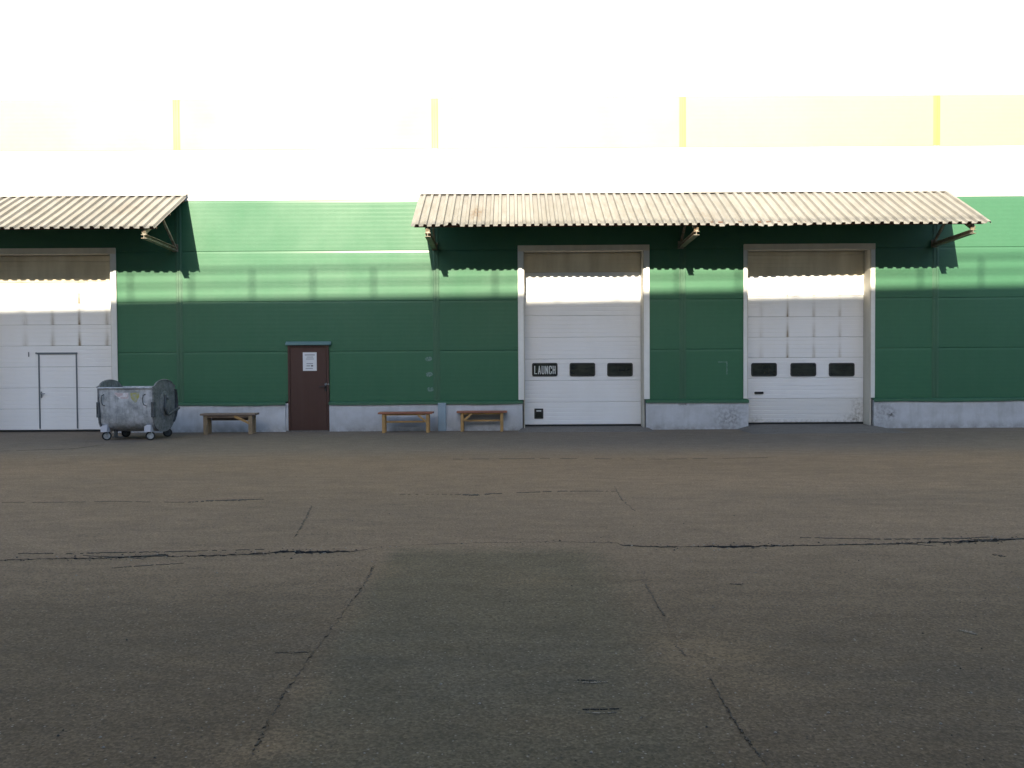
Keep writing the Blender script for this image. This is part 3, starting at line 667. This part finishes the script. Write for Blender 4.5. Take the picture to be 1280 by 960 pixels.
# low asphalt ramps up to the raised thresholds
for (a, b_), zt, yf, sk in ((GATES[1], .07, -.7, .10), (GATES[2], .09, -1.5, .30)):
    i0, i1 = a + .08, b_ - .05
    m = MB(); vs = []
    xs_ = [i0 - sk, i0, i0 + (i1 - i0) * .33, i0 + (i1 - i0) * .66, i1, i1 + sk]
    m.add([(i0, GY + .06, zt), (i1, GY + .06, zt), (i1, -.07, zt * .8), (i0, -.07, zt * .8), (i0 - sk, yf, -.004), (i1 + sk, yf, -.004), (i0 - sk * .9, -.07, -.004), (i1 + sk * .9, -.07, -.004),
           (i0, GY + .06, -.1), (i1, GY + .06, -.1)],
          [(0, 1, 2, 3), (3, 2, 5, 4), (3, 4, 6), (2, 7, 5), (0, 3, 6, 8), (1, 9, 7, 2)])
    o = m.build('gate_ramp', RAMPMAT, ground, kind='structure')

# ------------------------------------------------------------------ brown service door
ztop = P(386, 432).z
m = MB(); fy0, fy1 = -.035, .06
m.box(DX0 - .012, DX0 + .045, fy0, fy1, .0, ztop + .01, bev=.004); m.box(DX1 - .045, DX1 + .012, fy0, fy1, .0, ztop + .01, bev=.004); m.box(DX0 + .046, DX1 - .046, fy0, fy1, ztop - .045, ztop + .008)
door = m.build('service_door', DOORBROWN, WH); door['label'] = 'dark brown steel service door with a lever handle and paper notice'
m = MB(); m.box(DX0 + .05, DX1 - .05, -.028, .04, .03, ztop - .05, bev=.005); m.build('door_leaf', DOORBROWN, door)
q = P(406, 482); m = MB(); m.box(q.x + .0, q.x + .05, -.036, -.0285, q.z - .14, q.z + .07, bev=.003)
m.tube([(q.x + .02, -.03, q.z - .02), (q.x + .02, -.085, q.z - .02), (q.x - .12, -.09, q.z - .025)], .012, 8); m.build('door_handle', BLACK, door, smooth=40)
m = MB(); m.disc((q.x + .04, -.05, q.z + .035), (0, 1, 0), .03, .03, 14); m.disc((q.x + .105, -.045, q.z + .035), (0, 1, 0), .022, .02, 14); m.build('lock_cylinder', STEEL, door, smooth=40)
a, b_ = P(357.5, 428).x, P(414, 428).x; q = P(386, 431.5).z
MB().xprism([(.0, q + .095), (-.03, q + .08), (-.085, q + .02), (-.085, q), (-.075, q), (-.06, q + .012), (-.002, q + .02)], a, b_).build('door_flashing', WORN, door)
MB().box(DX0 - .07, DX1 + .015, -.055, .1, -.1, .028, bev=.006).build('door_step', RAMPMAT, door)
q0, q1 = P(378.5, 440.5, -.03), P(396, 463.5, -.03)
m = MB(); m.box(q0.x, q1.x, -.0325, -.0290, q1.z, q0.z)
W_ = q1.x - q0.x; H_ = q0.z - q1.z
for u0, u1, v, t, k in ((.14, .86, .86, .05, 1), (.28, .76, .745, .035, 1), (.22, .8, .64, .035, 1), (.26, .74, .39, .04, 1), (.26, .52, .27, .05, 1), (.58, .74, .27, .07, 2), (.2, .72, .13, .035, 1)):
    m.box(q0.x + u0 * W_, q0.x + u1 * W_, -.0345, -.0335, q1.z + v * H_ - t * H_ / 2, q1.z + v * H_ + t * H_ / 2, k)
tag(m.build('paper_notice', [PAPER, INK, DARKINK]), 'white paper notice stuck on the brown steel door', 'notice')

# ------------------------------------------------------------------ canopies of corrugated sheet
CW, CF = Vector((0, -.03, 5.86)), Vector((0, -1.85, 4.775))
SD = (CF - CW); SL = SD.length; SD.normalize(); SN = Vector((0, SD.z, -SD.y))
if SN.z < 0: SN = -SN
def sheet(x0, pitch, nr, ext=0.0, lift=0.0, damage=None, hr=.050):
    prof = []
    for k in range(nr):
        x = x0 + k * pitch
        prof += [(x, 0), (x + pitch * .50, 0), (x + pitch * .59, hr), (x + pitch * .90, hr)]
        if k == nr - 1: prof += [(x + pitch * .99, 0), (x + pitch * 1.06, 0)]
        else: prof += [(x + pitch * .99, 0)]
    ns = 7; vs = []
    skew = random.uniform(-.01, .01)
    for L in (0, 1):
        for j in range(ns):
            s_ = (SL + ext) * j / (ns - 1)
            for i, (x, h) in enumerate(prof):
                e = s_
                if j == ns - 1: e += skew * (i / len(prof)) + random.uniform(-.004, .004)
                hh = h + lift - .004 * L + .004 * math.sin(s_ * 3 + x0)
                if damage and j >= ns - 2: hh += damage(x) * (1 if j == ns - 1 else .3)
                v = CW + SD * e + SN * hh; vs.append((x, v.y, v.z))
    n = len(prof); o_ = n * ns; fs = []
    for j in range(ns - 1):
        for i in range(n - 1):
            q = j * n + i; fs.append((q, q + 1, q + n + 1, q + n)); fs.append((o_ + q, o_ + q + n, o_ + q + n + 1, o_ + q + 1))
    for i in range(n - 1):
        fs.append((i, o_ + i, o_ + i + 1, i + 1)); q = (ns - 1) * n + i; fs.append((q, q + 1, o_ + q + 1, o_ + q))
    for j in range(ns - 1):
        q = j * n; fs.append((q, q + n, o_ + q + n, o_ + q)); q += n - 1; fs.append((q, o_ + q, o_ + q + n, q + n))
    m = MB(); m.add(vs, fs); return m
IB = [(-.065, -.045), (.065, -.045), (.065, -.034), (.006, -.034), (.006, .034), (.065, .034), (.065, .045), (-.065, .045), (-.065, .034), (-.006, .034), (-.006, -.034), (-.065, -.034)]
def canopy(x0, x1, plan, brackets, label):
    m = MB()       # purlins carrying the sheets
    for s_ in (.12, SL * .5, SL - .2):
        c = CW + SD * s_ - SN * .05
        m.bar((x0 + .06, c.y, c.z), (x1 - .06, c.y, c.z), .06, .08, SN)
    cp_ = m.build('canopy', PURLIN, WH); cp_['label'] = label
    lift = 0
    for a, pitch, nr, ext, dmg in plan:
        lift = .004 if lift == 0 else 0
        sheet(a, pitch, nr, ext, lift, dmg).build('roof_sheet', SHEET, cp_)
    n = max(1, round((x1 - x0) / 3.0))
    for k in range(n):
        a, b_ = x0 + (x1 - x0) * k / n + .002, x0 + (x1 - x0) * (k + 1) / n - .002
        q = CW + SD * .07 + SN * .063; z = q.z + random.uniform(-.003, .006)
        MB().xprism([(-.028, CW.z + .16), (-.034, CW.z + .085), (q.y, z), (q.y - .004, z - .006), (-.029, CW.z + .075), (-.026, CW.z + .075), (-.026, CW.z + .16)], a, b_).build('top_flashing', FLASH, cp_)
    for x in brackets:
        m = MB()
        A, B = Vector((x, -.035, 4.56)), Vector((x, -1.72, 4.61)); d = (B - A).normalized()
        m.prism(IB, A, B, (1, 0, 0), Vector((1, 0, 0)).cross(d))
        m.bar((x, -.04, 4.64), (x, -.80, 5.24), .05, .05, (1, 0, 0))
        t0 = CW + SD * .05 - SN * .14; t1 = CW + SD * (SL - .08) - SN * .14
        m.bar((x, t0.y - .02, t0.z), (x, t1.y, t1.z), .07, .1, (1, 0, 0))
        m.box(x - .035, x + .035, -1.70, -1.64, 4.652, 4.80)
        m.box(x - .07, x + .07, -.034, -.014, 4.50, 4.69)
        m.build('bracket', BEAM, cp_)
    return cp_
def dmg_left(x): return .035 if -1.48 < x < -1.18 else 0.0
def dmg_right(x): return (-.02 + .022 * math.sin(x * 9.0) * math.sin(x * 4.1)) if 4.6 < x < 6.7 else 0.0
plan = []; x = -2.27
for k in range(7): plan.append((x, .1872, 5, random.uniform(-.01, .02), dmg_left)); x += .1872 * 5
for k in range(6): plan.append((x, .2186, 5, random.uniform(-.01, .02), dmg_right)); x += .2186 * 5
XR = x
canopy(-2.27, XR, plan, (-1.90, 4.22, 10.52), 'long cream corrugated canopy over the two right-hand gates')
plan = []; x = -8.05 - .225 * 5 * 6 - .225 * .06
for k in range(6): plan.append((x, .225, 5, random.uniform(-.01, .02), None)); x += .225 * 5
canopy(-8.05 - .225 * 30, -8.04, plan, (-14.6, -8.36), 'cream corrugated canopy at the left edge above the waste container')

# ------------------------------------------------------------------ waste container
fw = G(130, 551); X0 = P(122, 500, -2.25).x; X1 = P(193, 500, -2.25).x
BW = X1 - X0; BX = (X0 + X1) / 2; BD = 1.06
bin_ = tag(empty('waste_container', (BX, -2.25 + BD / 2, 0), R(-1)), 'open galvanised waste container on castors beside the left gate', 'waste container')
h = BW / 2; D = BD / 2; ZR = 1.17
def body_prof(s):
    pts = [(-D * s, ZR), (-D * s, .95), (-D * s * .985, .70), (-D * s * .96, .52)]
    for k in range(1, 12):
        t = math.pi * k / 12; pts.append((-D * s * .96 * math.cos(t), .52 - .35 * s * math.sin(t) ** .8))
    pts += [(D * s * .96, .52), (D * s * .985, .70), (D * s, .95), (D * s, ZR)]
    return pts
o_, i_ = body_prof(1.0), body_prof(.975)
n = len(o_); m = MB(); hb = h - .03; tp = .022
def taper(z): return hb - tp * (1 - min(1, max(0, (z - .25) / .9)))
vs = [(-taper(z), y, z) for y, z in o_] + [(taper(z), y, z) for y, z in o_] + [(-taper(z) + .01, y, max(z, .25)) for y, z in i_] + [(taper(z) - .01, y, max(z, .25)) for y, z in i_]
fs = []
for k in range(n - 1):
    fs += [(k, k + 1, n + k + 1, n + k), (2 * n + k, 3 * n + k, 3 * n + k + 1, 2 * n + k + 1)]
fs += [(0, n, 3 * n, 2 * n), (n - 1, 3 * n - 1, 4 * n - 1, 2 * n - 1), tuple(range(n)), tuple(range(n, 2 * n))[::-1]]
m.add(vs, fs); m.build('body', GALV, bin_, smooth=35)
m = MB(); m.box(-h + .005, h - .005, -D - .03, -D + .02, ZR - .02, ZR + .022, bev=.012); m.box(-h + .03, h - .03, D - .02, D + .03, ZR - .02, ZR + .02, bev=.012)
m.build('rim', GALV, bin_)
for sx in (-1, 1):
    # end plate: its top rises above the rim in a wide arc
    prof = [(-D - .02, ZR - .02), (-D + .0, .52)] + [(-D * math.cos(math.pi * k / 12), .52 - .36 * math.sin(math.pi * k / 12) ** .8) for k in range(1, 12)] + [(D, .52), (D + .02, ZR - .02)]
    prof += [(D + .03, ZR + .02)] + [((D - .07) * math.cos(math.pi * k / 14), ZR + .01 + .165 * math.sin(math.pi * k / 14) ** .85) for k in range(1, 14)] + [(-D - .03, ZR + .02)]
    xa, xb = (h - .03, h - .005) if sx > 0 else (-h + .005, -h + .03)
    m = MB(); m.xprism(prof, xa, xb); xo = xb if sx > 0 else xa
    # stiffening edge along the arc
    m.tube([(xo, y, z) for y, z in prof[-15:]], .014, 8)
    ep = m.build('end_plate', GALVEND, bin_, smooth=35)
    m = MB(); m.disc((xo + sx * .012, .03, .80), (sx, 0, 0), .28, .018, 32, 0, .25); m.disc((xo + sx * .028, .03, .80), (sx, 0, 0), .20, .02, 28, 0, .17); m.disc((xo + sx * .06, .03, .92), (sx, 0, 0), .035, .09, 14)
    m.build('hinge_disc', GALVEND, ep, smooth=35)
    m = MB(); m.tube([(xo + sx * .055, -.05, 1.0)] + [(xo + sx * .06, .10 - .22 * math.cos(t), .80 - .26 * math.sin(t)) for t in [R(a_) for a_ in range(10, 125, 12)]] + [(xo + sx * .06, .40, .62), (xo + sx * .06, D + .10, .66)], .026, 10)
    m.build('lid_arm', GALVDARK, ep, smooth=50)
    # side lifting pocket at the front corner
    x_ = sx * (h - .02); m = MB(); m.box(x_ - .035, x_ + .035, -D - .035, -D + .06, .52, .60, bev=.006); m.box(x_ - .035, x_ + .035, -D - .035, -D + .06, .79, .86, bev=.006); m.box(x_ - .012 - .02 * sx, x_ + .012 - .02 * sx, -D - .03, -D + .06, .60, .79); m.box(x_ + sx * .02, x_ + sx * .034, -D - .03, -D + .05, .60, .79)
    m.build('lifting_lug', GALVDARK, bin_)
    # grab handle on the front
    x_ = sx * (h - .17) - .02; y_ = -D - .002
    m = MB(); m.tube([(x_, y_, 1.03), (x_ - .02, y_ - .05, 1.01), (x_ - .035, y_ - .055, .94), (x_ - .03, y_ - .055, .86), (x_ - .01, y_ - .05, .80), (x_ + .015, y_, .78)], .011, 8); m.build('grab_handle', GALVDARK, bin_, smooth=50)
# lid rolled down behind the body
m = MB(); rad = .60; pts = []
for a_ in range(-48, 40, 8): t = R(a_); pts.append((rad * math.cos(t) + .02, .80 + rad * math.sin(t)))
prof = pts + [(y - .014 * math.cos(R(a_)), z - .014 * math.sin(R(a_))) for (y, z), a_ in list(zip(pts, range(-48, 40, 8)))[::-1]]
m.xprism(prof, -h - .02, h + .045); m.build('lid', GALVDARK, bin_, smooth=30)
# stickers
m = MB(); m.prism([(-.15, .05), (-.09, .0), (-.04, -.045), (.16, -.055), (.165, .085), (.0, .075), (-.14, .09)], (-.1, -D - .004, .985), (-.1, -D - .0015, .985), (1, 0, 0), (0, 0, 1)); m.build('sticker', STICKER, bin_)['label'] = 'torn white and pink sticker'
m = MB(); m.prism([(-.10, .09), (-.09, -.02), (-.01, -.13), (.03, -.12), (.09, .0), (.10, .10)], (.21, -D - .004, .97), (.21, -D - .0015, .97), (1, 0, 0), (0, 0, 1)); m.build('sticker', YSTICK, bin_)['label'] = 'faded yellow-green sticker'
m = MB(); m.prism([(-.04, .05), (-.03, -.05), (.02, -.06), (.05, .03)], (.43, -D - .004, .79), (.43, -D - .0015, .79), (1, 0, 0), (0, 0, 1)); m.build('sticker', STICKER, bin_)
# castors
for sx, sy in ((-1, -1), (1, -1), (-1, 1), (1, 1)):
    cx, cy = sx * (h - .14), sy * (D - .10)
    m = MB(); m.prism([(-.075, .32), (.075, .34), (.06, .20), (-.075, .19)], (cx, cy - .115 * 1, 0), (cx, cy - .10, 0), (1, 0, 0), (0, 0, 1))
    m.box(cx - .06, cx + .06, cy - .098, cy + .06, .19, .215); m.box(cx - .05, cx + .05, cy - .09, cy + .05, .216, .34)
    c_ = m.build('castor', BRACKETWHITE if sy < 0 else GALVDARK, bin_)  # rear castors dark: shade under the bin put into their colour
    m = MB(); m.box(cx - .045, cx - .033, cy - .03, cy + .05, .08, .19); m.box(cx + .033, cx + .045, cy - .03, cy + .05, .08, .19); m.build('fork', GALV if sy < 0 else GALVDARK, c_)
    ax = (math.cos(R(65)), -math.sin(R(65)), 0)
    m = MB(); m.disc((cx, cy + .01, .10), ax, .10, .05, 28); m.build('tyre', BLACK, c_, smooth=40)
    m = MB(); m.disc((cx, cy + .01, .10), ax, .068, .056, 20); m.disc((cx, cy + .01, .10), ax, .03, .075, 14); m.build('wheel_hub', GALV if sy < 0 else GALVDARK, c_, smooth=40)
m = MB(); m.box(-.40, -.33, -.30, -.24, .07, .26, bev=.01); m.box(-.44, -.2, -.32, -.22, .05, .075, bev=.01); m.build('brake_pedal', GALVDARK, bin_)

# ------------------------------------------------------------------ benches
def bench(px0, px1, py_leg, label, brace_side, red=True):
    lg = G((px0 + px1) / 2, py_leg); dep = lg.y
    a, b_ = P(px0, 516, dep).x, P(px1, 516, dep).x; W = b_ - a
    t = tag(empty('bench', ((a + b_) / 2, dep + .17, 0), R(random.uniform(-1.2, 1.2))), label, 'bench', 'benches along the plinth')
    seat, lm, hm = (REDSEAT, PINE, PINEH) if red else (OLDH, OLDWOOD, OLDH)
    zs = .46; hl = W / 2 - .135
    for k in range(3):
        y = -.19 + k * .128
        MB().box(-W / 2 + random.uniform(0, .02), W / 2 - random.uniform(0, .02), y, y + .120, zs, zs + .045, bev=.005).build('seat_board', seat, t)
    for sx in (-1, 1):
        for sy in (-1, 1):
            lw = .036 if red else .046
            MB().box(-lw, lw, -.028, .028, 0, zs - .002, bev=.004).build('leg', lm, t, (sx * hl, sy * .13, 0))
        MB().box(sx * hl - .022, sx * hl + .022, -.101, .101, zs - .09, zs - .003).build('cross_rail', hm, t)
    ap = .035 if red else .05
    MB().box(-hl + .046, hl - .046, -.152, -.125, zs - ap, zs - .003).build('apron', hm, t)
    if not red: MB().box(-hl + .06, hl - .06, .125, .150, zs - .14, zs - .003).build('apron', hm, t)
    if red: MB().box(-hl + .046, hl - .046, -.02, .02, .24, .285, bev=.003).build('stretcher', hm, t)
    s_ = brace_side; x1_ = s_ * (hl - .04); ln = .2 if red else .33
    MB().prism([(-.03, -.012), (.03, -.012), (.03, .012), (-.03, .012)], (x1_, -.168, .28), (x1_ - s_ * ln, -.166, zs - .02), (0, 0, 1), (0, 1, 0)).build('brace', PINEH, t)
    return t
bench(249, 319, 543.2, 'weathered grey-brown wooden bench between the waste container and the brown door', 1, False)
bench(472, 541, 541.3, 'red-topped pine bench left of the blue-grey post', 1)
bench(570.5, 634, 539.6, 'red-topped pine bench between the blue-grey post and the gate with the word LAUNCH', -1)

# ------------------------------------------------------------------ the building behind the camera, whose roof edge and railing shade the wall
DB = 25.0; HB = 3.464 + DB * .42
ob = tag(empty('opposite_building', (0, -DB, 0), R(1.55)), 'tall grey building across the yard with a railing on its roof', 'building')
MB().box(-60, 60, -18, 0, 0, HB).build('wall', GREYWALL, ob)
MB().box(-60.1, 60.1, -18.1, .1, HB - .9, HB - .25).build('cornice', TRIMWHITE, ob)
for fl in range(4):
    for k in range(-9, 10):
        x = k * 6.2 + 1.0; z = 1.4 + fl * 3.0
        MB().box(x - 1.1, x + 1.1, -.02, .035, z, z + 1.5).build('window', GLASS, ob)
sp = 1.522; xo = P(312, 345).x - .157 * DB
m = MB()
for hz, r_ in ((.73, .036), (.36, .030)): m.tube([(-58, -.06, HB + hz), (58, -.06, HB + hz)], r_, 8)
m.build('handrail', STEEL, ob)
m = MB().box(-.024, .024, -.024, .024, 0, .73); pm = None
for k in range(-34, 38):
    if pm is None: o = m.build('railing_post', STEEL, ob, (xo + k * sp, -.06, HB)); pm = o.data
    else: child('railing_post', pm, ob, (xo + k * sp, -.06, HB))
